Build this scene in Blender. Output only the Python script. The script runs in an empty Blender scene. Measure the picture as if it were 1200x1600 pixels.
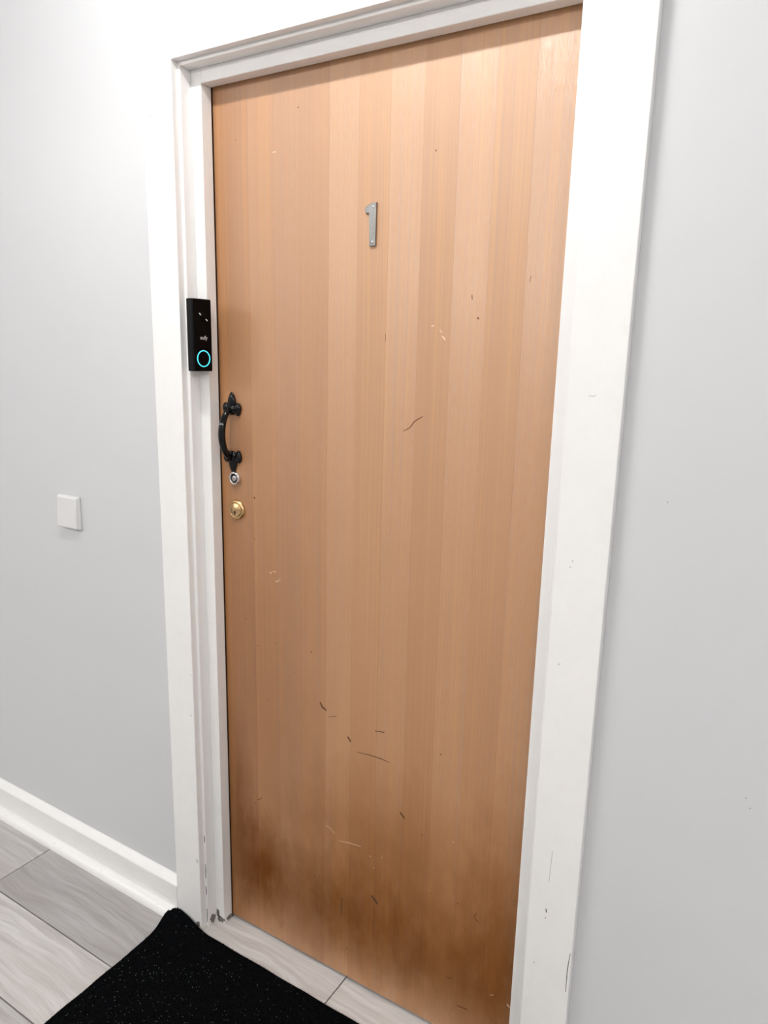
import bpy, bmesh, math, random
from mathutils import Vector, Matrix

random.seed(7)
S = bpy.context.scene
COL = S.collection

# ------------------------------------------------------------------ camera, world, exposure
cam_d = bpy.data.cameras.new('camera')
cam = bpy.data.objects.new('camera', cam_d)
COL.objects.link(cam)
r = Vector((0.8515, 0.5239, 0.0230)); f = Vector((-0.5077, 0.8346, -0.2140)).normalized()
r = (r - f * r.dot(f)).normalized(); u = r.cross(f)
cam.matrix_world = Matrix(((r.x, u.x, -f.x, 1.1616), (r.y, u.y, -f.y, -1.1382), (r.z, u.z, -f.z, 1.4507), (0, 0, 0, 1)))
cam_d.sensor_fit = 'HORIZONTAL'; cam_d.sensor_width = 36.0
cam_d.lens = 1132.25 * 36.0 / 1200.0
cam_d.clip_start = 0.02
S.camera = cam

W = bpy.data.worlds.new('world'); S.world = W; W.use_nodes = True
W.node_tree.nodes['Background'].inputs[0].default_value = (0.75, 0.85, 1, 1)
W.node_tree.nodes['Background'].inputs[1].default_value = 0.1
S.view_settings.view_transform = 'Standard'; S.view_settings.look = 'None'
S.view_settings.exposure = 0.20; S.view_settings.gamma = 1.0; S.view_settings.use_curve_mapping = False
# unseen ceiling battens, outermost two added to light the walls evenly: centre (x, y), length along x, width, emission strength of the diffuser
LAMPS = [((0.26, -0.66), 0.45, 0.034, 250.0), ((-3.00, -2.50), 1.2, 0.06, 138.0), ((-1.00, -2.70), 1.2, 0.06, 54.0),
         ((0.80, -2.70), 1.2, 0.06, 48.0), ((2.90, -2.50), 1.2, 0.06, 138.0)]
CEIL = 2.62

# ------------------------------------------------------------------ measured layout (metres)
# X along the wall, Y into the wall (wall face y = 0), Z up from the floor
WD, H = 0.773, 1.97            # clear opening between the door stops
SS, BB, WC = 0.0278, 0.0079, 0.0855   # stop width, jamb reveal lip, casing width
YC, YJ, YS, YD = -0.0180, -0.0018, 0.0268, 0.0594  # casing face, jamb edge, stop face, door face

# ------------------------------------------------------------------ node helpers
def new_mat(name):
    m = bpy.data.materials.new(name); m.use_nodes = True
    nt = m.node_tree
    return m, nt, nt.nodes['Principled BSDF']
def N(nt, t, **kw):
    n = nt.nodes.new(t)
    for k, v in kw.items(): setattr(n, k, v)
    return n
def L(nt, a, b): nt.links.new(a, b)
def setin(nt, sock, v):
    if hasattr(v, 'is_output') or isinstance(v, bpy.types.NodeSocket): nt.links.new(v, sock)
    else: sock.default_value = v
def math_(nt, op, a, b=0.0, clamp=False):
    n = N(nt, 'ShaderNodeMath', operation=op, use_clamp=clamp)
    setin(nt, n.inputs[0], a); setin(nt, n.inputs[1], b); return n.outputs[0]
def pos(nt): return N(nt, 'ShaderNodeNewGeometry').outputs['Position']
def scaled(nt, vec, sc, off=(0, 0, 0)):
    n = N(nt, 'ShaderNodeMapping'); L(nt, vec, n.inputs[0]); n.inputs[3].default_value = sc; n.inputs[1].default_value = off
    return n.outputs[0]
def noise(nt, vec, scale=1.0, detail=2.0, rough=0.5, dist=0.0):
    n = N(nt, 'ShaderNodeTexNoise'); L(nt, vec, n.inputs['Vector'])
    n.inputs['Scale'].default_value = scale; n.inputs['Detail'].default_value = detail
    n.inputs['Roughness'].default_value = rough; n.inputs['Distortion'].default_value = dist
    return n.outputs['Fac']
def ramp(nt, fac, stops):
    n = N(nt, 'ShaderNodeValToRGB'); L(nt, fac, n.inputs[0]); e = n.color_ramp.elements
    while len(e) < len(stops): e.new(0.5)
    for i, (p, c) in enumerate(stops):
        e[i].position = p; e[i].color = (*c, 1) if len(c) == 3 else c
    return n.outputs[0]
def maprange(nt, v, a, b, c, d):
    n = N(nt, 'ShaderNodeMapRange'); setin(nt, n.inputs[0], v)
    for i, x in enumerate((a, b, c, d)): n.inputs[i + 1].default_value = x
    return n.outputs[0]
def mixc(nt, fac, a, b, mode='MIX'):
    n = N(nt, 'ShaderNodeMix', data_type='RGBA', blend_type=mode)
    setin(nt, n.inputs[0], fac)
    setin(nt, n.inputs[6], a if not isinstance(a, tuple) else (*a, 1)); setin(nt, n.inputs[7], b if not isinstance(b, tuple) else (*b, 1))
    return n.outputs[2]
def bump(nt, h, strength, dist, normal=None):
    n = N(nt, 'ShaderNodeBump'); L(nt, h, n.inputs['Height'])
    n.inputs['Strength'].default_value = strength; n.inputs['Distance'].default_value = dist
    if normal is not None: L(nt, normal, n.inputs['Normal'])
    return n.outputs[0]
def simple(name, col, rough=0.5, metal=0.0, spec=0.5, emit=None, estr=0.0, bump_scale=None, bump_s=0.1, bump_d=0.001, coat=0.0, vary=0.06):
    m, nt, b = new_mat(name)
    P = pos(nt)
    v = maprange(nt, noise(nt, P, 60, 3), 0.3, 0.7, 1.0 - vary, 1.0 + vary)
    c = mixc(nt, 1.0, col, v, 'MULTIPLY')
    L(nt, c, b.inputs['Base Color'])
    b.inputs['Roughness'].default_value = rough; b.inputs['Metallic'].default_value = metal
    b.inputs['Specular IOR Level'].default_value = spec
    b.inputs['Coat Weight'].default_value = coat
    if emit: b.inputs['Emission Color'].default_value = (*emit, 1); b.inputs['Emission Strength'].default_value = estr
    if bump_scale: L(nt, bump(nt, noise(nt, P, bump_scale, 3), bump_s, bump_d), b.inputs['Normal'])
    return m

# ------------------------------------------------------------------ materials
def wall_mat(name, col):
    m, nt, b = new_mat(name); P = pos(nt)
    c = mixc(nt, noise(nt, P, 2.2, 3), col, tuple(x * 0.965 for x in col))
    L(nt, c, b.inputs['Base Color']); b.inputs['Roughness'].default_value = 0.42
    b.inputs['Specular IOR Level'].default_value = 0.4
    h = math_(nt, 'ADD', math_(nt, 'MULTIPLY', noise(nt, P, 6, 2), 1.0), math_(nt, 'MULTIPLY', noise(nt, P, 160, 2), 0.05))
    L(nt, bump(nt, h, 0.25, 0.004), b.inputs['Normal'])
    return m
M_WALL = wall_mat('wall_paint', (0.650, 0.660, 0.675))
M_WALL_FAR = wall_mat('far_wall_paint', (0.50, 0.48, 0.46))
M_CEIL = wall_mat('ceiling_paint', (0.82, 0.82, 0.82))

def gloss_white(name, axis_scale, col=(0.87, 0.865, 0.86)):
    m, nt, b = new_mat(name); P = pos(nt)
    blot = noise(nt, P, 35, 4, 0.6)
    c = mixc(nt, maprange(nt, blot, 0.45, 0.75, 0.0, 0.35), col, tuple(x * 0.93 for x in col))
    L(nt, c, b.inputs['Base Color'])
    b.inputs['Roughness'].default_value = 0.33; b.inputs['Specular IOR Level'].default_value = 0.5
    h = math_(nt, 'ADD', noise(nt, scaled(nt, P, axis_scale), 1.0, 4, 0.55), math_(nt, 'MULTIPLY', noise(nt, P, 9, 2), 0.6))
    L(nt, bump(nt, h, 0.35, 0.0016), b.inputs['Normal'])
    return m
M_TRIM_V = gloss_white('gloss_paint_upright', (90, 90, 5))
M_TRIM_H = gloss_white('gloss_paint_level', (5, 90, 90))

def veneer(name, tone, tilt, seed, gloss=1.0):
    m, nt, b = new_mat(name); P = pos(nt)
    o = (seed * 3.7, 0, seed * 1.9)
    warp = noise(nt, scaled(nt, P, (3, 1, 1.1), o), 1.0, 2)
    sep = N(nt, 'ShaderNodeSeparateXYZ'); L(nt, P, sep.inputs[0])
    x = math_(nt, 'ADD', sep.outputs[0], math_(nt, 'MULTIPLY', warp, 0.016))
    comb = N(nt, 'ShaderNodeCombineXYZ'); L(nt, x, comb.inputs[0]); L(nt, sep.outputs[2], comb.inputs[2])
    G = comb.outputs[0]
    lines = noise(nt, scaled(nt, G, (330, 1, 0.9), o), 1.0, 2, 0.6)
    bands = noise(nt, scaled(nt, G, (34, 1, 0.35), o), 1.0, 2, 0.5)
    flecks = noise(nt, scaled(nt, G, (520, 1, 42), o), 1.0, 2, 0.6)
    t = tone
    c = mixc(nt, maprange(nt, lines, 0.35, 0.65, 0.0, 1.0), tuple(v * 1.12 for v in t), (t[0] * 0.82, t[1] * 0.75, t[2] * 0.70))
    c = mixc(nt, maprange(nt, bands, 0.35, 0.65, 0.0, 0.55), c, (t[0] * 0.84, t[1] * 0.76, t[2] * 0.66))
    c = mixc(nt, maprange(nt, flecks, 0.58, 0.75, 0.0, 0.30), c, (t[0] * 0.72, t[1] * 0.66, t[2] * 0.6))
    # scuffed, stained patches near the kick zone (stains with shapes of their own)
    sn = maprange(nt, noise(nt, scaled(nt, P, (24, 1, 11)), 1.0, 4, 0.6), 0.25, 0.75, -0.18, 0.18)
    clean = None
    for (sx, sz, rx, rz, amt) in [(0.105, 0.20, 0.085, 0.15, 0.85), (0.33, 0.17, 0.22, 0.14, 0.65), (0.60, 0.17, 0.26, 0.16, 0.65),
                                  (0.03, 0.26, 0.05, 0.30, 0.55), (0.73, 0.26, 0.09, 0.34, 0.60), (0.47, 0.36, 0.26, 0.20, 0.45), (0.12, 0.70, 0.17, 0.62, 0.27)]:
        dx = math_(nt, 'DIVIDE', math_(nt, 'SUBTRACT', sep.outputs[0], sx), rx)
        dz = math_(nt, 'DIVIDE', math_(nt, 'SUBTRACT', sep.outputs[2], sz), rz)
        d = math_(nt, 'SQRT', math_(nt, 'ADD', math_(nt, 'MULTIPLY', dx, dx), math_(nt, 'MULTIPLY', dz, dz)))
        d = math_(nt, 'ADD', d, sn)
        k = maprange(nt, d, 0.20, 1.25, amt, 0.0)
        inv = math_(nt, 'SUBTRACT', 1.0, k); clean = inv if clean is None else math_(nt, 'MULTIPLY', clean, inv)
    c = mixc(nt, clean, mixc(nt, 1.0, c, (0.36, 0.26, 0.2), 'MULTIPLY'), c)
    dull = math_(nt, 'MULTIPLY', clean, gloss)
    L(nt, c, b.inputs['Base Color'])
    b.inputs['Roughness'].default_value = 0.64
    cw = N(nt, 'ShaderNodeMath', operation='MULTIPLY')
    L(nt, dull, b.inputs['Specular IOR Level']); b.inputs['IOR'].default_value = 2.05; b.inputs['Specular Tint'].default_value = (1, 0.95, 0.88, 1)
    b.inputs['Coat Weight'].default_value = 1.0; L(nt, maprange(nt, math_(nt, 'ADD', lines, flecks), 0.75, 1.25, 0.32 + tilt * 1.0, 0.62 + tilt * 2.6), cw.inputs[0]); L(nt, dull, cw.inputs[1]); L(nt, cw.outputs[0], b.inputs['Coat Weight']); b.inputs['Coat IOR'].default_value = 1.75 + tilt * 1.6
    L(nt, maprange(nt, lines, 0.3, 0.7, 0.52 - tilt * 1.9, 0.60 - tilt * 1.7), b.inputs['Coat Roughness'])
    h = math_(nt, 'ADD', lines, math_(nt, 'MULTIPLY', flecks, 0.8))
    add = N(nt, 'ShaderNodeVectorMath', operation='ADD')
    L(nt, N(nt, 'ShaderNodeNewGeometry').outputs['Normal'], add.inputs[0]); add.inputs[1].default_value = (0, 0, tilt * 0.8)
    nrm = N(nt, 'ShaderNodeVectorMath', operation='NORMALIZE'); L(nt, add.outputs[0], nrm.inputs[0])
    L(nt, bump(nt, h, 1.0, 0.0020, nrm.outputs[0]), b.inputs['Coat Normal'])
    return m

def plank_mat():
    m, nt, b = new_mat('grey_wood_laminate'); P = pos(nt)
    oi = N(nt, 'ShaderNodeObjectInfo').outputs['Random']
    off = N(nt, 'ShaderNodeCombineXYZ'); L(nt, math_(nt, 'MULTIPLY', oi, 37.0), off.inputs[0]); L(nt, math_(nt, 'MULTIPLY', oi, 91.0), off.inputs[2])
    add = N(nt, 'ShaderNodeVectorMath', operation='ADD'); L(nt, P, add.inputs[0]); L(nt, off.outputs[0], add.inputs[1])
    G = add.outputs[0]
    warp = noise(nt, scaled(nt, G, (3.2, 9, 1)), 1.0, 2)
    sep = N(nt, 'ShaderNodeSeparateXYZ'); L(nt, G, sep.inputs[0])
    y = math_(nt, 'ADD', sep.outputs[1], math_(nt, 'MULTIPLY', warp, 0.075))
    cb = N(nt, 'ShaderNodeCombineXYZ'); L(nt, sep.outputs[0], cb.inputs[0]); L(nt, y, cb.inputs[1]); L(nt, sep.outputs[2], cb.inputs[2])
    grain = noise(nt, scaled(nt, cb.outputs[0], (3.0, 62, 1)), 1.0, 5, 0.66)
    fine = noise(nt, scaled(nt, cb.outputs[0], (14, 420, 1)), 1.0, 3, 0.6)
    patch = noise(nt, scaled(nt, G, (2.5, 10, 1)), 1.0, 2)
    at = N(nt, 'ShaderNodeAttribute', attribute_type='OBJECT', attribute_name='tone').outputs['Fac']
    c = ramp(nt, grain, [(0.25, (0.34, 0.318, 0.305)), (0.48, (0.47, 0.45, 0.437)), (0.7, (0.58, 0.57, 0.562))])
    c = mixc(nt, maprange(nt, fine, 0.55, 0.72, 0.0, 0.35), c, (0.27, 0.24, 0.225))
    c = mixc(nt, maprange(nt, patch, 0.45, 0.7, 0.0, 0.5), c, (0.42, 0.375, 0.345))
    c = mixc(nt, 1.0, c, at, 'MULTIPLY')
    L(nt, c, b.inputs['Base Color']); b.inputs['Roughness'].default_value = 0.48
    L(nt, bump(nt, math_(nt, 'ADD', grain, math_(nt, 'MULTIPLY', fine, 0.5)), 0.25, 0.0008), b.inputs['Normal'])
    return m
M_PLANK = plank_mat()
M_GAP = simple('dark_floor_joint', (0.03, 0.026, 0.024), 0.9)
M_SLAB = simple('door_core_timber', (0.10, 0.045, 0.02), 0.7)
M_IRON = simple('black_iron', (0.002, 0.002, 0.0025), 0.11, 0.0, 0.34)
M_NICKEL = simple('satin_nickel', (0.27, 0.267, 0.26), 0.34, 1.0)
M_CHROME = simple('chrome', (0.72, 0.70, 0.70), 0.16, 1.0)
M_DARKMETAL = simple('dark_metal', (0.05, 0.045, 0.045), 0.35, 0.8)
M_BRASS = simple('brass', (0.66, 0.46, 0.24), 0.26, 1.0)
M_BLKPLASTIC = simple('black_plastic', (0.003, 0.003, 0.0035), 0.35, spec=0.12)
M_BLKGLASS = simple('black_gloss_face', (0.0015, 0.0015, 0.002), 0.10, spec=0.08)
M_PRINT = simple('pale_print', (0.62, 0.64, 0.66), 0.5)
M_RING = simple('lit_ring', (0.1, 0.7, 0.8), 0.4, emit=(0.05, 0.74, 0.86), estr=0.95)
M_WHITEDOT = simple('plain_white', (0.88, 0.88, 0.88), 0.25)
M_SWITCH = simple('white_switch_plastic', (0.71, 0.71, 0.71), 0.30, vary=0.01)
M_MAT = simple('black_mat_rubber', (0.0030, 0.0034, 0.0038), 0.95, spec=0.02)
M_PILE = simple('black_mat_pile', (0.0028, 0.0032, 0.0036), 0.95, spec=0.0)
M_LINT = simple('pale_lint', (0.20, 0.22, 0.225), 0.9)
M_SCUFF = simple('dark_scuff', (0.12, 0.048, 0.018), 0.8)
M_SCRATCH = simple('pale_scratch', (0.78, 0.60, 0.43), 0.7)
M_CHIP = simple('exposed_undercoat', (0.055, 0.05, 0.045), 0.9)
M_GREY_CHIP = simple('grey_scuff', (0.36, 0.35, 0.34), 0.8)
M_GRIME = simple('grime', (0.19, 0.175, 0.155), 0.9)

# ------------------------------------------------------------------ mesh helpers
ROOTLOC = {}
def empty(name, loc, rz=0.0):
    o = bpy.data.objects.new(name, None); COL.objects.link(o)
    o.location = loc; o.rotation_euler = (0, 0, rz); o.empty_display_size = 0.05
    return o
def tag(o, label=None, cat=None, kind=None, group=None):
    if label: o['label'] = label
    if cat: o['category'] = cat
    if kind: o['kind'] = kind
    if group: o['group'] = group
    return o
def world_loc(o):
    v = Vector(o.location)
    return v + world_loc(o.parent) if o.parent else v
def link(name, bm, mat, parent=None, smooth=False, local=False, kind=None, label=None):
    """bm holds world coordinates (or the parent's local ones if local)"""
    bmesh.ops.recalc_face_normals(bm, faces=bm.faces[:])
    me = bpy.data.meshes.new(name)
    if parent and not local:
        bmesh.ops.translate(bm, verts=bm.verts[:], vec=-world_loc(parent))
    # origin of each piece at the bottom centre of its own bounds
    xs = [v.co for v in bm.verts]
    c = Vector(((min(v.x for v in xs) + max(v.x for v in xs)) / 2, (min(v.y for v in xs) + max(v.y for v in xs)) / 2, min(v.z for v in xs)))
    bmesh.ops.translate(bm, verts=bm.verts[:], vec=-c)
    bm.to_mesh(me); bm.free()
    me.materials.append(mat)
    if smooth:
        for p in me.polygons: p.use_smooth = True
    o = bpy.data.objects.new(name, me); COL.objects.link(o); o.location = c
    if parent: o.parent = parent
    if kind: o['kind'] = kind
    if label: o['label'] = label
    return o
def box(bm, x0, x1, y0, y1, z0, z1, bev=0.0, seg=2):
    vs = [bm.verts.new((x, y, z)) for x in (x0, x1) for y in (y0, y1) for z in (z0, z1)]
    fs = [bm.faces.new([vs[i] for i in q]) for q in ((0, 1, 3, 2), (4, 6, 7, 5), (0, 4, 5, 1), (2, 3, 7, 6), (0, 2, 6, 4), (1, 5, 7, 3))]
    if bev:
        es = list({e for f_ in fs for e in f_.edges})
        bmesh.ops.bevel(bm, geom=es, offset=bev, segments=seg, profile=0.5, affect='EDGES')
    return bm
def boxo(name, b, mat, parent=None, bev=0.0, **kw):
    return link(name, box(bmesh.new(), *b, bev=bev), mat, parent, **kw)
def prism(bm, pts, plane, a0, a1, bev=0.0, seg=2):
    """extrude a 2-D outline; plane 'xz' extrudes along y, 'yz' along x, 'xy' along z"""
    def P(p, a):
        return {'xz': (p[0], a, p[1]), 'yz': (a, p[0], p[1]), 'xy': (p[0], p[1], a)}[plane]
    v0 = [bm.verts.new(P(p, a0)) for p in pts]; v1 = [bm.verts.new(P(p, a1)) for p in pts]
    n = len(pts); fs = [bm.faces.new(v0), bm.faces.new(v1)]
    for i in range(n): fs.append(bm.faces.new((v0[i], v0[(i + 1) % n], v1[(i + 1) % n], v1[i])))
    if bev:
        es = list({e for f_ in fs[:2] for e in f_.edges})
        bmesh.ops.bevel(bm, geom=es, offset=bev, segments=seg, profile=0.5, affect='EDGES')
    return bm
def lathe_y(bm, cx, cy, cz, prof, n=32):
    """profile of (radius, y) revolved about a Y-parallel axis through (cx, cz)"""
    rings = []
    for (rad, y) in prof:
        if rad < 1e-6: rings.append([bm.verts.new((cx, cy + y, cz))])
        else: rings.append([bm.verts.new((cx + rad * math.cos(2 * math.pi * i / n), cy + y, cz + rad * math.sin(2 * math.pi * i / n))) for i in range(n)])
    for a, b in zip(rings, rings[1:]):
        for i in range(n):
            j = (i + 1) % n
            if len(a) == 1 and len(b) == 1: continue
            if len(a) == 1: bm.faces.new((a[0], b[j], b[i]))
            elif len(b) == 1: bm.faces.new((a[i], a[j], b[0]))
            else: bm.faces.new((a[i], a[j], b[j], b[i]))
    return bm
def tube(bm, path, radii, n=16):
    path = [Vector(p) for p in path]; rings = []
    for i, p in enumerate(path):
        t = (path[min(i + 1, len(path) - 1)] - path[max(i - 1, 0)]).normalized()
        a = t.cross(Vector((1, 0, 0))).normalized(); b = t.cross(a)
        rd = radii[i]; rx, ry = rd if isinstance(rd, tuple) else (rd, rd)
        rings.append([bm.verts.new(p + a * (ry * math.cos(2 * math.pi * k / n)) + b * (rx * math.sin(2 * math.pi * k / n))) for k in range(n)])
    for a, b in zip(rings, rings[1:]):
        for k in range(n): bm.faces.new((a[k], a[(k + 1) % n], b[(k + 1) % n], b[k]))
    bm.faces.new(rings[0]); bm.faces.new(rings[-1])
    return bm
def ellipsoid(bm, c, rad, rot=0.0, taper=None, n=16):
    """flattened petal lying in the xz plane; rot turns it in that plane; taper(t) narrows along its length t in -1..1"""
    res = bmesh.ops.create_uvsphere(bm, u_segments=n, v_segments=n // 2 + 2, radius=1.0)
    cr, sr = math.cos(rot), math.sin(rot)
    for v in res['verts']:
        x, y, z = v.co
        k = taper(z) if taper else 1.0
        x *= rad[0] * k; y *= rad[1] * (0.45 + 0.55 * k); z *= rad[2]
        v.co = Vector((c[0] + cr * x + sr * z, c[1] + y, c[2] - sr * x + cr * z))
    return bm
def stroke(bm, pts, w, y, thick=0.00018, taper=True):
    """thin raised mark drawn along points (x, z) on a wall-parallel face at depth y"""
    n = len(pts); Lf = []; Rt = []
    for i, p in enumerate(pts):
        a = Vector(pts[max(i - 1, 0)]); b = Vector(pts[min(i + 1, n - 1)]); t = (b - a).normalized(); nn = Vector((-t.y, t.x))
        k = w * 0.5 * ((0.35 + 0.65 * math.sin(math.pi * (i + 0.5) / n)) if taper else 1.0)
        Lf.append(Vector(p) + nn * k); Rt.append(Vector(p) - nn * k)
    out = Lf + Rt[::-1]
    return prism(bm, [(q.x, q.y) for q in out], 'xz', y - thick, y + 0.0004)
def blob(bm, x, z, rx, rz, y, rnd, thick=0.00018, n=9, plane='xz'):
    pts = []
    for i in range(n):
        a = 2 * math.pi * i / n; k = rnd.uniform(0.65, 1.25)
        pts.append((x + rx * k * math.cos(a), z + rz * k * math.sin(a)))
    return prism(bm, pts, plane, y - thick, y + 0.0004)

# ------------------------------------------------------------------ the setting: walls, ceiling
XL, XR, YF = -4.2, 4.2, -3.40
ox0, ox1, oz = -SS - 0.030, WD + SS + 0.030, H + SS + 0.030     # rough opening
bm = bmesh.new()
prism(bm, [(XL, -0.03), (ox0, -0.03), (ox0, oz), (ox1, oz), (ox1, -0.03), (XR, -0.03), (XR, CEIL), (XL, CEIL)], 'xz', 0.0, 0.12)
wall_back = tag(link('wall_back', bm, M_WALL), 'pale grey painted corridor wall around the wooden door', kind='structure')
tag(boxo('wall_front', (XL, XR, YF - 0.1, YF, -0.03, CEIL), M_WALL_FAR), 'pale painted corridor wall facing the wooden door', kind='structure')
tag(boxo('wall_left', (XL - 0.1, XL, YF - 0.1, 0.12, -0.03, CEIL), M_WALL), 'pale end wall of the corridor beyond the light switch', kind='structure')
tag(boxo('wall_right', (XR, XR + 0.1, YF - 0.1, 0.12, -0.03, CEIL), M_WALL), 'pale end wall of the corridor past the right casing', kind='structure')
tag(boxo('ceiling', (XL - 0.1, XR + 0.1, YF - 0.1, 0.12, CEIL, CEIL + 0.1), M_CEIL), 'white corridor ceiling above the door', kind='structure')

# tiny specks in the wall paint
rnd = random.Random(3)
for (x, z) in [(0.969, 1.2409), (1.1353, 0.7854), (1.128, 0.80)]:
    link('paint_speck', blob(bmesh.new(), x, z, 0.0012, 0.0014, 0.0, rnd), M_GREY_CHIP, wall_back)

# ------------------------------------------------------------------ floor: laminate planks running along the wall
floor = tag(boxo('floor', (XL, XR, YF, 0.16, -0.03, -0.009), M_GAP), 'grey wood laminate floor of long planks', kind='structure')
PW, PL = 0.19, 1.29
fixed = {-1: 0.3555, 0: -0.6315, 1: 0.33, 2: -0.95}          # a known end joint of these rows
tones = {(-1, 0): 1.22, (-1, -1): 1.20, (0, 0): 0.84, (0, -1): 1.0, (1, 0): 1.2, (1, -1): 1.2, (2, 0): 0.95}
rnd = random.Random(11)
row = -1
while True:
    y1 = -0.0275 - PW * row; y0 = max(y1 - PW, YF)
    if y1 <= YF + 0.01: break
    if row == -1: y1 = 0.16; y0 = -0.0275
    j = fixed.get(row, rnd.uniform(-0.6, 0.6)); k0 = -6
    for k in range(-6, 7):
        a, b = j + (k) * PL, j + (k + 1) * PL
        lo, hi = (XL, XR) if row != -1 else (ox0, ox1)
        a2, b2 = max(a, lo), min(b, hi)
        if b2 - a2 < 0.01: continue
        g = 0.0015
        o = link('floor_plank', box(bmesh.new(), a2 + g, b2 - g, y0 + g, y1 - g, -0.009, 0.0, bev=0.0006, seg=1), M_PLANK, floor)
        o['tone'] = tones.get((row, k), rnd.uniform(0.85, 1.12))
    row += 1

# ------------------------------------------------------------------ door frame
fx = WD / 2
frame = tag(empty('trim_1', (fx, 0, 0)), 'white gloss painted door frame with flat casing and stops', kind='structure')
e = 0.0012
cl = boxo('casing_board', (-SS - BB - WC, -SS - BB, YC, 0.0, 0.0, H + SS + BB + WC), M_TRIM_V, frame, bev=0.0016)
cr = boxo('casing_board', (WD + SS + BB, WD + SS + BB + WC, YC, 0.0, 0.0, H + SS + BB + WC), M_TRIM_V, frame, bev=0.0016)
ch = boxo('casing_board', (-SS - BB - 0.0001, WD + SS + BB + 0.0001, YC, 0.0, H + SS + BB, H + SS + BB + WC), M_TRIM_H, frame, bev=0.0012)
jl = boxo('jamb_board', (ox0, -SS, YJ, 0.11, 0.0, oz), M_TRIM_V, frame, bev=0.0015)
jr = boxo('jamb_board', (WD + SS, ox1, YJ, 0.11, 0.0, oz), M_TRIM_V, frame, bev=0.0015)
jh = boxo('jamb_board', (-SS, WD + SS, YJ, 0.11, H + SS, oz), M_TRIM_H, frame, bev=0.0012)
sl = boxo('door_stop', (-SS, 0.0, YS, YD - 0.0042, 0.0, H + SS), M_TRIM_V, frame, bev=0.0014)
sr_ = boxo('door_stop', (WD, WD + SS, YS, YD - 0.0042, 0.0, H + SS), M_TRIM_V, frame, bev=0.0014)
sh = boxo('door_stop', (0.0, WD, YS, YD - 0.0042, H, H + SS), M_TRIM_H, frame, bev=0.0014)

M_GAP_SHADOW = simple('gap_shadow_brown', (0.030, 0.014, 0.010), 0.8, spec=0.1)  # dark brown strips drawn in place of the shadow gap beside the door
for (x0, x1) in ((-0.0075, -0.0003), (WD + 0.0003, WD + 0.0075)):
    boxo('gap_shadow_strip', (x0, x1, YD - 0.0042, YD - 0.0001, 0.001, H), M_GAP_SHADOW, frame)
# chips, cracks and scuffs in the paint
rnd = random.Random(5)
for pts, w in [([(0.8412, 0.4803), (0.8424, 0.4728)], 0.0022), ([(0.8413, 0.4628), (0.8415, 0.4596)], 0.0016),
               ([(0.8913, 0.411), (0.8888, 0.3754), (0.8893, 0.3279)], 0.0014)]:
    link('paint_chip', stroke(bmesh.new(), pts, w, YC), M_CHIP, cr)
link('paint_scuff', stroke(bmesh.new(), [(0.8421, 1.3947), (0.8487, 1.3936), (0.8537, 1.3957)], 0.0009, YC), M_GREY_CHIP, cr)
link('paint_scuff', stroke(bmesh.new(), [(0.8444, 0.60), (0.8426, 0.535)], 0.0008, YC), M_GREY_CHIP, cr)
for (x, z) in [(0.8269, 0.3579), (0.835, 1.12), (0.838, 1.13), (0.829, 0.95)]:
    link('paint_chip', blob(bmesh.new(), x, z, 0.0010, 0.0013, YC, rnd), M_GREY_CHIP, cr)
for (x, z) in [(-0.0452, 0.5947), (-0.0995, 1.911), (-0.0958, 1.9105), (-0.041, 0.70)]:
    link('paint_chip', blob(bmesh.new(), x, z, 0.0011, 0.0016, YC, rnd), M_CHIP if z < 0.6 else M_GREY_CHIP, cl)
link('paint_chip', stroke(bmesh.new(), [(-0.0451, 0.2035), (-0.0411, 0.1943)], 0.002, YC), M_CHIP, cl)
for pts in [[(-0.0325, 0.2651), (-0.0322, 0.2448)], [(-0.0318, 0.1832), (-0.0315, 0.1426)], [(-0.0318, 0.1188), (-0.0322, 0.0939)], [(-0.0312, 0.0535), (-0.032, 0.0134)]]:
    mid = ((pts[0][0] + pts[1][0]) / 2 + 0.0008, (pts[0][1] + pts[1][1]) / 2)
    link('paint_chip', stroke(bmesh.new(), [pts[0], mid, pts[1]], 0.0024, YJ), M_CHIP, jl)
# grime at the foot of the frame
for (x, z, rx, rz, y, o) in [(-0.012, 0.010, 0.012, 0.010, YS, sl), (-0.022, 0.022, 0.006, 0.014, YS, sl), (-0.047, 0.012, 0.007, 0.008, YC, cl)]:
    link('grime_patch', blob(bmesh.new(), x, z, rx, rz, y, rnd, n=13), M_GRIME, o)
link('grime_patch', blob(bmesh.new(), 0.014, 0.014, 0.010, 0.013, -SS, rnd, thick=-0.0002, n=13, plane='yz'), M_GRIME, jl)
link('grime_patch', blob(bmesh.new(), 0.044, 0.009, 0.010, 0.007, 0.0, rnd, thick=-0.0002, n=13, plane='yz'), M_GRIME, sl)

# ------------------------------------------------------------------ skirting along the wall
def skirting(name, x0, x1, label):
    root = tag(empty(name, ((x0 + x1) / 2, -0.02, 0)), label, kind='structure')
    prof = [(0.0, 0.0), (0.0, 0.1065), (-0.0035, 0.1055), (-0.0165, 0.0905), (-0.018, 0.0875), (-0.018, 0.0)]
    link('skirting_board', prism(bmesh.new(), prof, 'yz', x0, x1), M_TRIM_H, root)
    R = 0.0235
    q = [(-0.018, 0.0)] + [(-0.018 - R * math.cos(a), R * math.sin(a)) for a in [i * math.pi / 2 / 10 for i in range(11)]]
    q2 = link('quarter_round', prism(bmesh.new(), q, 'yz', x0, x1), M_TRIM_H, root)
    return root, q2
bl, qr = skirting('baseboard_left', XL, -SS - BB - WC - 0.001, 'white skirting board with quarter round below the light switch')
skirting('baseboard_right', WD + SS + BB + WC + 0.001, XR, 'white skirting board with quarter round right of the door')
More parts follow.
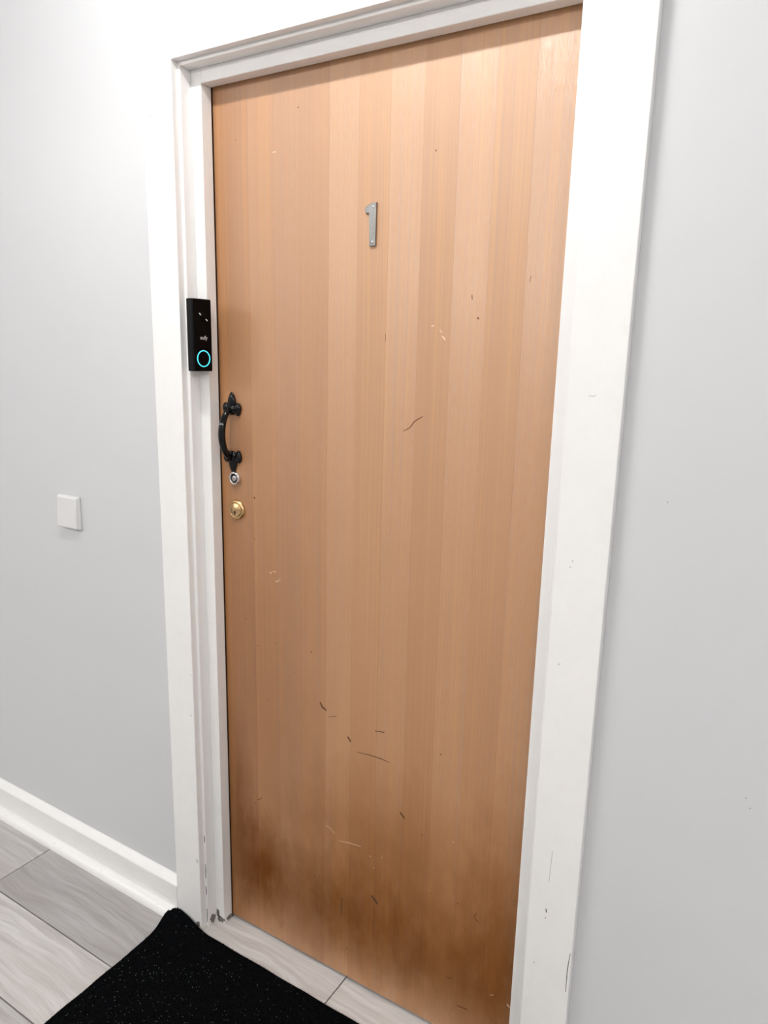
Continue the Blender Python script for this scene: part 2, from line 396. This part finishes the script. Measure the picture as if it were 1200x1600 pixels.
for x, z in [(-0.18, 0.0185), (-0.62, 0.019), (-0.41, 0.0192), (-0.86, 0.018)]:
    link('paint_chip', blob(bmesh.new(), x, z, 0.0018, 0.0012, -0.018 - math.sqrt(0.0235 ** 2 - z ** 2), rnd), M_GREY_CHIP, qr)

# ------------------------------------------------------------------ the door
door = tag(empty('door_1', (fx, YD + 0.022, 0.004)), 'flat orange brown wood veneer door numbered 1', kind='structure')
boxo('door_slab', (-0.012, WD + 0.012, YD + 0.0006, YD + 0.044, 0.009, H + 0.010), M_SLAB, door)
edges = [-0.012, 0.0248, 0.092, 0.159, 0.227, 0.294, 0.361, 0.428, 0.496, 0.563, 0.630, 0.698, 0.765, WD + 0.012]
base = (0.425, 0.166, 0.014)
tints = [0.92, 0.83, 0.93, 0.87, 0.90, 1.03, 1.02, 1.03, 1.0, 1.04, 1.0, 1.02, 0.84]
tilts = [0.0, 0.02, 0.03, 0.06, 0.04, 0.10, 0.0, 0.11, 0.0, 0.12, 0.03, 0.12, 0.0]
glosses = [0.75, 0.8, 0.9, 0.92, 0.92, 1, 1, 1, 1, 1, 1, 1, 0.8]
leaves = []
for i, (a, b) in enumerate(zip(edges, edges[1:])):
    t = tints[i]
    m = veneer('wood_veneer_%d' % i, (base[0] * t, base[1] * t ** 1.35, base[2] * t ** 2), tilts[i], i + 1, glosses[i])
    leaves.append(link('veneer_leaf', box(bmesh.new(), a + 0.00008, b - 0.00008, YD, YD + 0.0006, 0.009, H + 0.010), m, door))

# knocks and scratches on the face
def leaf_at(x):
    for i, (a, b) in enumerate(zip(edges, edges[1:])):
        if a <= x <= b: return leaves[i]
    return leaves[-1]
DARK = [([(0.4717, 1.3065), (0.4855, 1.3136), (0.4955, 1.3263), (0.5038, 1.3319), (0.5135, 1.3371)], 0.0022), ([(0.3031, 0.662), (0.3238, 0.669)], 0.0016),
        ([(0.4237, 0.6654), (0.4468, 0.669)], 0.0024), ([(0.3783, 0.6008), (0.4154, 0.6047), (0.4413, 0.6051), (0.4617, 0.6034)], 0.0020),
        ([(0.3428, 0.2174), (0.343, 0.195), (0.3421, 0.1709)], 0.0036), ([(0.602, 1.5531), (0.603, 1.5456)], 0.0018), ([(0.4275, 1.4859), (0.4279, 1.4719)], 0.0010),
        ([(0.708, 1.5816), (0.7059, 1.5715)], 0.0011), ([(0.6181, 0.1466), (0.6317, 0.1499)], 0.0022), ([(0.6453, 0.0895), (0.6693, 0.0918)], 0.0032),
        ([(0.6781, 0.3354), (0.6729, 0.3268), (0.6762, 0.3192), (0.685, 0.3158)], 0.0017), ([(0.2784, 0.6903), (0.285, 0.6798), (0.296, 0.6753)], 0.0055),
        ([(0.3534, 0.6297), (0.362, 0.6201)], 0.0046), ([(0.4907, 0.4964), (0.5021, 0.4855)], 0.0046), ([(0.4233, 0.2599), (0.4319, 0.2539), (0.4407, 0.2447)], 0.0075),
        ([(0.0897, 0.3757), (0.1042, 0.3863)], 0.0020)]
for pts, w in DARK:
    link('scuff_mark', stroke(bmesh.new(), pts, w, YD), M_SCUFF, leaf_at(pts[0][0]))
DOTS = [(0.6157, 1.5137), (0.5448, 0.4634), (0.2638, 0.2369), (0.3459, 0.2564), (0.5726, 0.3337), (0.6345, 0.3381), (0.5808, 0.6621), (0.0956, 1.1307), (0.0942, 1.0362),
        (0.2545, 0.8034), (0.1528, 0.7991), (0.0993, 0.7813), (0.0633, 0.839), (0.2065, 0.7418), (0.0848, 0.365), (0.1283, 0.6525), (0.1206, 0.2624), (0.1303, 0.2288),
        (0.2045, 0.2933), (0.091, 0.1078), (0.0485, 0.1222), (0.5535, 0.1586), (0.5471, 0.1812), (0.4874, 0.1351), (0.3447, 0.1077), (0.3591, 0.0859), (0.5207, 1.7947),
        (0.2208, 1.9039), (0.0617, 1.8656)]
for i, (x, z) in enumerate(DOTS):
    s = 0.0023 if i == 7 else rnd.uniform(0.0011, 0.0017)
    link('dent', blob(bmesh.new(), x, z, s, s * 1.2, YD, rnd), M_SCUFF, leaf_at(x))
PALE = [([(0.2964, 0.3885), (0.3109, 0.3843), (0.3208, 0.3751)], 0.0011), ([(0.3352, 0.3627), (0.3651, 0.3692), (0.393, 0.3718)], 0.0011), ([(0.5243, 1.5001), (0.5294, 1.5018)], 0.0022),
        ([(0.5414, 1.4945), (0.5469, 1.489)], 0.0016), ([(0.5471, 1.4834), (0.5532, 1.4767)], 0.0030), ([(0.7183, 0.157), (0.7252, 0.1616)], 0.0015), ([(0.7552, 0.1557), (0.7625, 0.1505)], 0.0030),
        ([(0.1569, 1.8322), (0.165, 1.8324)], 0.0016), ([(0.1375, 0.9659), (0.143, 0.9639)], 0.0026), ([(0.1468, 0.9691), (0.1551, 0.9698)], 0.0022), ([(0.1548, 0.9482), (0.1622, 0.9488)], 0.0028),
        ([(0.1641, 0.9522), (0.1678, 0.9551)], 0.0016)]
for pts, w in PALE:
    link('scratch', stroke(bmesh.new(), pts, w, YD), M_SCRATCH, leaf_at(pts[0][0]))
for (x, z) in [(0.4188, 0.3583), (0.4476, 0.3673), (0.4292, 0.3323), (0.6175, 0.4758)]:
    link('scratch', blob(bmesh.new(), x, z, 0.0014, 0.0014, YD, rnd), M_SCRATCH, leaf_at(x))

# house number: a metal digit with two screws
num = empty('house_number', (0, 0, 0)); num.parent = door; num.location = Vector((0.393, YD, 1.644)) - world_loc(door)
num['label'] = 'satin metal number 1 screwed to the door'
outline = [(0.4030, 1.6440), (0.4035, 1.7200), (0.3945, 1.7195), (0.3885, 1.7178), (0.3785, 1.7125), (0.3785, 1.7060), (0.3815, 1.7010), (0.3890, 1.7050), (0.3890, 1.6440)]
link('digit', prism(bmesh.new(), outline, 'xz', YD - 0.0042, YD - 0.0001, bev=0.0011), M_NICKEL, num)
for (x, z) in [(0.3970, 1.7125), (0.3962, 1.6510)]:
    bm = lathe_y(bmesh.new(), x, YD - 0.0042, z, [(0.0, -0.0016), (0.0016, -0.0014), (0.0028, -0.0006), (0.0031, 0.0003)], 18)
    s = link('screw', bm, M_CHROME, num, smooth=True)
    # slot kept in the same part as a dark bar: its own small sub-piece would be a fourth level
    s['label'] = 'small bright screw head'

# pull handle: two leaf shaped ends and a bowed grip
hd = empty('pull_handle', (0, 0, 0)); hd.parent = door; hd.location = Vector((0.0365, YD, 1.185)) - world_loc(door)
hd['label'] = 'black iron pull handle with trefoil ends'
def rosette(cx, cz, sgn):
    bm = bmesh.new(); y = YD - 0.003
    ellipsoid(bm, (cx, y, cz + sgn * 0.012), (0.0115, 0.0064, 0.0225), 0.0, (lambda t: 1.0 - 0.42 * max(0, sgn * t) ** 1.5 - 0.0 * t))
    for s in (-1, 1):
        ellipsoid(bm, (cx + s * 0.0165, y, cz - sgn * 0.0020), (0.0098, 0.0066, 0.0132), s * sgn * 0.12)
        ellipsoid(bm, (cx + s * 0.0165, y, cz - sgn * 0.0085), (0.0068, 0.0052, 0.0090), -s * sgn * 0.25)
    ellipsoid(bm, (cx, y - 0.0015, cz - sgn * 0.004), (0.0125, 0.0070, 0.0120))
    return link('rosette', bm, M_IRON, hd, smooth=True)
rosette(0.0370, 1.3260, 1); rosette(0.0365, 1.2150, -1)
gp = []; gr = []
zt, zb = 1.323, 1.214
for i in range(25):
    t = i / 24
    out = 0.0300 * (math.sin(math.pi * t) ** 0.50)
    gp.append((0.0368 - 0.0006 * t, YD - 0.006 - out, zt + (zb - zt) * t))
    k = 0.0056 + 0.0020 * math.sin(math.pi * t) ** 0.8
    gr.append((k * 1.08, k))
link('grip', tube(bmesh.new(), gp, gr, 18), M_IRON, hd, smooth=True)

# small chrome cylinder
cy_ = empty('cylinder_lock', (0, 0, 0)); cy_.parent = door; cy_.location = Vector((0.0420, YD, 1.1555)) - world_loc(door)
cy_['label'] = 'small chrome cylinder lock under the handle'
cx, cz = 0.0425, 1.1695
link('bezel', lathe_y(bmesh.new(), cx, YD, cz, [(0.0150, 0.0), (0.0150, -0.0060), (0.0138, -0.0085), (0.0112, -0.0090), (0.0104, -0.0070), (0.0102, -0.0030)], 36), M_CHROME, cy_, smooth=True)
link('dark_ring', lathe_y(bmesh.new(), cx, YD, cz, [(0.0101, -0.0030), (0.0090, -0.0042), (0.0062, -0.0042)], 32), M_DARKMETAL, cy_, smooth=True)
link('plug', lathe_y(bmesh.new(), cx, YD, cz, [(0.0062, -0.0040), (0.0060, -0.0070), (0.0046, -0.0080), (0.0, -0.0080)], 28), M_CHROME, cy_, smooth=True)
boxo('keyhole', (cx - 0.0007, cx + 0.0007, YD - 0.0084, YD - 0.0079, cz - 0.0030, cz + 0.0024), M_DARKMETAL, cy_)

# brass rim lock
bl_ = empty('brass_lock', (0, 0, 0)); bl_.parent = door; bl_.location = Vector((0.0445, YD, 1.0740)) - world_loc(door)
bl_['label'] = 'round brass rim lock with keyhole'
cx, cz = 0.0450, 1.0975
link('bezel', lathe_y(bmesh.new(), cx, YD, cz, [(0.0232, 0.0), (0.0230, -0.0028), (0.0208, -0.0062), (0.0185, -0.0074), (0.0172, -0.0074), (0.0164, -0.0058), (0.0160, -0.0056)], 40), M_BRASS, bl_, smooth=True)
link('plug', lathe_y(bmesh.new(), cx, YD, cz, [(0.0160, -0.0050), (0.0158, -0.0080), (0.0148, -0.0090), (0.0095, -0.0092), (0.0088, -0.0100), (0.0, -0.0101)], 36), M_BRASS, bl_, smooth=True)
link('keyhole', lathe_y(bmesh.new(), cx, YD, cz - 0.0050, [(0.0030, -0.0098), (0.0028, -0.0106), (0.0, -0.0106)], 16), M_DARKMETAL, bl_)
boxo('key_slot', (cx - 0.0009, cx + 0.0009, YD - 0.0107, YD - 0.0099, cz - 0.0110, cz - 0.0010), M_DARKMETAL, bl_)

# ------------------------------------------------------------------ video doorbell on the frame (built in its own axes, front towards -y)
BW, BD, BH = 0.0505, 0.0210, 0.148
bell = tag(empty('video_doorbell', (0.0130, -0.0011, 1.4045), math.radians(85)), 'black video doorbell with glowing cyan ring on the door frame', 'doorbell')
def rrect(w, d, rad, y0, n=6):
    pts = []
    for (sx, sy, a0) in ((1, 0, -90), (1, 1, 0), (-1, 1, 90), (-1, 0, 180)):
        ccx = sx * (w / 2 - rad); ccy = y0 + (rad if sy == 0 else d - rad)
        for i in range(n + 1):
            a = math.radians(a0 + 90 * i / n); pts.append((ccx + rad * math.cos(a), ccy + rad * math.sin(a)))
    return pts
bm = prism(bmesh.new(), rrect(BW, BD, 0.0035, 0.0), 'xy', 0.0, BH, bev=0.0018)
link('housing', bm, M_BLKPLASTIC, bell, local=True)
link('face_plate', box(bmesh.new(), -BW / 2 + 0.0022, BW / 2 - 0.0022, -0.0008, 0.0010, 0.0022, BH - 0.0022, bev=0.0006), M_BLKGLASS, bell, local=True)
bm = lathe_y(bmesh.new(), 0, 0, 0.1120, [(0.0, -0.0032), (0.0040, -0.0030), (0.0080, -0.0022), (0.0105, -0.0008), (0.0105, 0.0)], 32)
link('camera_lens', bm, M_BLKGLASS, bell, smooth=True, local=True)
RZ = 0.0262
link('button', lathe_y(bmesh.new(), 0, 0, RZ, [(0.0, -0.0013), (0.0120, -0.0014), (0.0148, -0.0012), (0.0150, 0.0)], 40), M_BLKGLASS, bell, smooth=True, local=True)
link('light_ring', lathe_y(bmesh.new(), 0.0, 0, RZ, [(0.0153, -0.0006), (0.0155, -0.0016), (0.0172, -0.0016), (0.0175, -0.0006)], 48), M_RING, bell, local=True, label='glowing cyan button ring')
for (x, z) in [(-0.0080, 0.1170), (0.0095, 0.1055)]:  # two plain white dots over the lens, no emission
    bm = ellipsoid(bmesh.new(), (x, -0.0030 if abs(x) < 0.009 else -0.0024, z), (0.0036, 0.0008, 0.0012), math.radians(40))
    link('white_dot', bm, M_WHITEDOT, bell, smooth=True, local=True, label='small bright white dot')
cu = bpy.data.curves.new('maker_name', 'FONT'); cu.body = 'eufy'; cu.size = 0.0115; cu.align_x = 'CENTER'; cu.extrude = 0.0001
to = bpy.data.objects.new('tmp_text', cu); COL.objects.link(to)
bpy.context.view_layer.update()
me = bpy.data.meshes.new_from_object(to.evaluated_get(bpy.context.evaluated_depsgraph_get()))
bpy.data.objects.remove(to)
bm = bmesh.new(); bm.from_mesh(me)
for v in bm.verts: v.co = Vector((v.co.x + 0.002, -0.0009 - v.co.z, v.co.y + 0.0655))
link('maker_name', bm, M_PRINT, bell, local=True, label='small pale printed lettering')
# wedge mount between the housing and the jamb, in the bell's axes
bm = prism(bmesh.new(), [(-0.012, BD - 0.001), (0.021, BD - 0.001), (0.0215, 0.0390), (-0.004, 0.0405)], 'xy', 0.004, BH - 0.004)
link('mounting_wedge', bm, M_BLKPLASTIC, bell, local=True)

# ------------------------------------------------------------------ light switch
sw = tag(empty('light_switch', (-0.4746, -0.0001, 0.990)), 'square white light switch on the wall left of the door', 'switch')
boxo('back_plate', (-0.5156, -0.4336, -0.0085, -0.0001, 0.9905, 1.0760), M_SWITCH, sw, bev=0.0022)
prof = [(-0.0080, 0.9935), (-0.0155, 0.9935), (-0.0162, 0.9965), (-0.0140, 1.0350), (-0.0118, 1.0700), (-0.0105, 1.0730), (-0.0080, 1.0730)]
bm = prism(bmesh.new(), prof, 'yz', -0.5136, -0.4356, bev=0.0014)
link('rocker', bm, M_SWITCH, sw)

# ------------------------------------------------------------------ door mat, its corner riding up on the quarter round
MX0, MX1, MY0, MY1 = -0.126, 0.90, -0.80, -0.0265
def sstep(t): t = max(0.0, min(1.0, t)); return t * t * (3 - 2 * t)
def lift(x, y):
    a = 1 - sstep((x - MX0) / 0.125); b = 1 - sstep((-0.024 - y) / 0.062)
    return 0.0235 * a ** 0.8 * b
def mat_xy(s, t):
    x = MX0 + (MX1 - MX0) * s; y = MY0 + (MY1 - MY0) * t
    k = (1 - sstep((x - MX0) / 0.2))
    x -= 0.010 * k * math.exp(-((y + 0.062) / 0.045) ** 2)
    y += 0.0060 * (1 - sstep((x - MX0) / 0.14)) * sstep((y + 0.2) / 0.17)
    # rounded corner
    cxx, cyy, R = MX0 + 0.014, MY1 - 0.010, 0.014
    if x < cxx and y > cyy:
        d = math.hypot(x - cxx, y - cyy)
        if d > R: x = cxx + (x - cxx) * R / d; y = cyy + (y - cyy) * R / d
    x += 0.0007 * math.sin(y * 61 + 1) * k; y += 0.0006 * math.sin(x * 47)
    return x, y
mat_root = tag(empty('door_mat', ((MX0 + MX1) / 2, (MY0 + MY1) / 2, 0)), 'black speckled door mat on the grey plank floor', 'mat')
bm = bmesh.new()
def axis(n, k): return [(i / n) ** k for i in range(n + 1)]
SX = axis(90, 1.6); SY = [1 - q for q in axis(60, 1.5)][::-1]
TH = 0.0055
top = {}; bot = {}
for i, s in enumerate(SX):
    for j, t in enumerate(SY):
        x, y = mat_xy(s, t); z = lift(x, y) + 0.0004
        top[i, j] = bm.verts.new((x, y, z + TH)); bot[i, j] = bm.verts.new((x, y, z))
nx, ny = len(SX), len(SY)
for i in range(nx - 1):
    for j in range(ny - 1):
        bm.faces.new((top[i, j], top[i + 1, j], top[i + 1, j + 1], top[i, j + 1]))
        bm.faces.new((bot[i, j], bot[i, j + 1], bot[i + 1, j + 1], bot[i + 1, j]))
for i in range(nx - 1):
    for j in (0, ny - 1): bm.faces.new((top[i, j], bot[i, j], bot[i + 1, j], top[i + 1, j]))
for j in range(ny - 1):
    for i in (0, nx - 1): bm.faces.new((top[i, j], top[i, j + 1], bot[i, j + 1], bot[i, j]))
link('backing', bm, M_MAT, mat_root, smooth=True)
rnd = random.Random(21)
vs, fs = [], []
for _ in range(60000):
    s = rnd.random(); t = rnd.random()
    x, y = mat_xy(s, t); z = lift(x, y) + 0.0004 + TH - 0.0005
    h = rnd.uniform(0.0018, 0.0036); w = rnd.uniform(0.0008, 0.0014); a = rnd.uniform(0, 6.28)
    lx, ly = rnd.uniform(-0.0013, 0.0013), rnd.uniform(-0.0013, 0.0013); n0 = len(vs)
    for k in range(3): vs.append((x + w * math.cos(a + k * 2.094), y + w * math.sin(a + k * 2.094), z))
    vs.append((x + lx, y + ly, z + h))
    fs += [(n0, n0 + 1, n0 + 3), (n0 + 1, n0 + 2, n0 + 3), (n0 + 2, n0, n0 + 3)]
def raw(name, vs, fs, mat, parent, kind):
    me = bpy.data.meshes.new(name); wl = world_loc(parent)
    me.from_pydata([tuple(Vector(v) - wl) for v in vs], [], fs); me.materials.append(mat)
    o = bpy.data.objects.new(name, me); COL.objects.link(o); o.parent = parent; o['kind'] = kind; return o
raw('pile', vs, fs, M_PILE, mat_root, 'stuff')
vs, fs = [], []
for _ in range(1000):
    s = rnd.random() ** 1.0; t = rnd.random()
    if rnd.random() < 0.6:
        c = rnd.choice([(0.12, 0.75), (0.3, 0.9), (0.05, 0.6), (0.2, 0.5), (0.35, 0.7), (0.08, 0.85), (0.45, 0.85), (0.6, 0.4), (0.8, 0.7)])
        s = min(1, max(0, c[0] + rnd.gauss(0, 0.07))); t = min(1, max(0, c[1] + rnd.gauss(0, 0.13)))
    x, y = mat_xy(s, t); z = lift(x, y) + TH + 0.0022
    L_ = rnd.uniform(0.0003, 0.0010); w = rnd.uniform(0.00015, 0.00035); a = rnd.uniform(0, 6.28); ca, sa = math.cos(a), math.sin(a); n0 = len(vs)
    for (p, q) in ((-L_, -w), (L_, -w), (L_, w), (-L_, w)):
        vs.append((x + ca * p - sa * q, y + sa * p + ca * q, z)); 
    for (p, q) in ((-L_, -w), (L_, -w), (L_, w), (-L_, w)):
        vs.append((x + ca * p - sa * q, y + sa * p + ca * q, z + 0.0004))
    fs += [(n0 + 4, n0 + 5, n0 + 6, n0 + 7), (n0, n0 + 1, n0 + 5, n0 + 4), (n0 + 1, n0 + 2, n0 + 6, n0 + 5), (n0 + 2, n0 + 3, n0 + 7, n0 + 6), (n0 + 3, n0, n0 + 4, n0 + 7)]
raw('lint', vs, fs, M_LINT, mat_root, 'stuff')

# ------------------------------------------------------------------ ceiling lamps of the hall and two added outer fill lamps
def lamp(xy, ln, wd, power, label):
    m = simple('lamp_diffuser', (0.9, 0.9, 0.9), 0.4, emit=(1.0, 0.99, 0.975), estr=power)
    x, y = xy
    root = tag(empty('ceiling_light', (x, y, CEIL)), label, 'ceiling light', group='ceiling lights of the hall')
    link('fitting', box(bmesh.new(), x - ln / 2 - 0.03, x + ln / 2 + 0.03, y - wd / 2 - 0.006, y + wd / 2 + 0.006, CEIL - 0.030, CEIL - 0.0003, bev=0.004), M_SWITCH, root)
    n = 8
    prof = [(y + wd / 2 * math.cos(math.pi * k / n), CEIL - 0.030 - 0.5 * wd * math.sin(math.pi * k / n)) for k in range(n + 1)]
    link('diffuser', prism(bmesh.new(), prof, 'yz', x - ln / 2, x + ln / 2), m, root)
for k, (xy, ln, wd, pw) in enumerate(LAMPS):
    lamp(xy, ln, wd, pw, ['short slim white ceiling batten light nearest the wooden door', 'added fill light, a long white ceiling batten at the far left of the hall',
         'long white ceiling batten light second from the far left', 'long white ceiling batten light second from the far right', 'added fill light, a long white ceiling batten at the far right of the hall'][k])
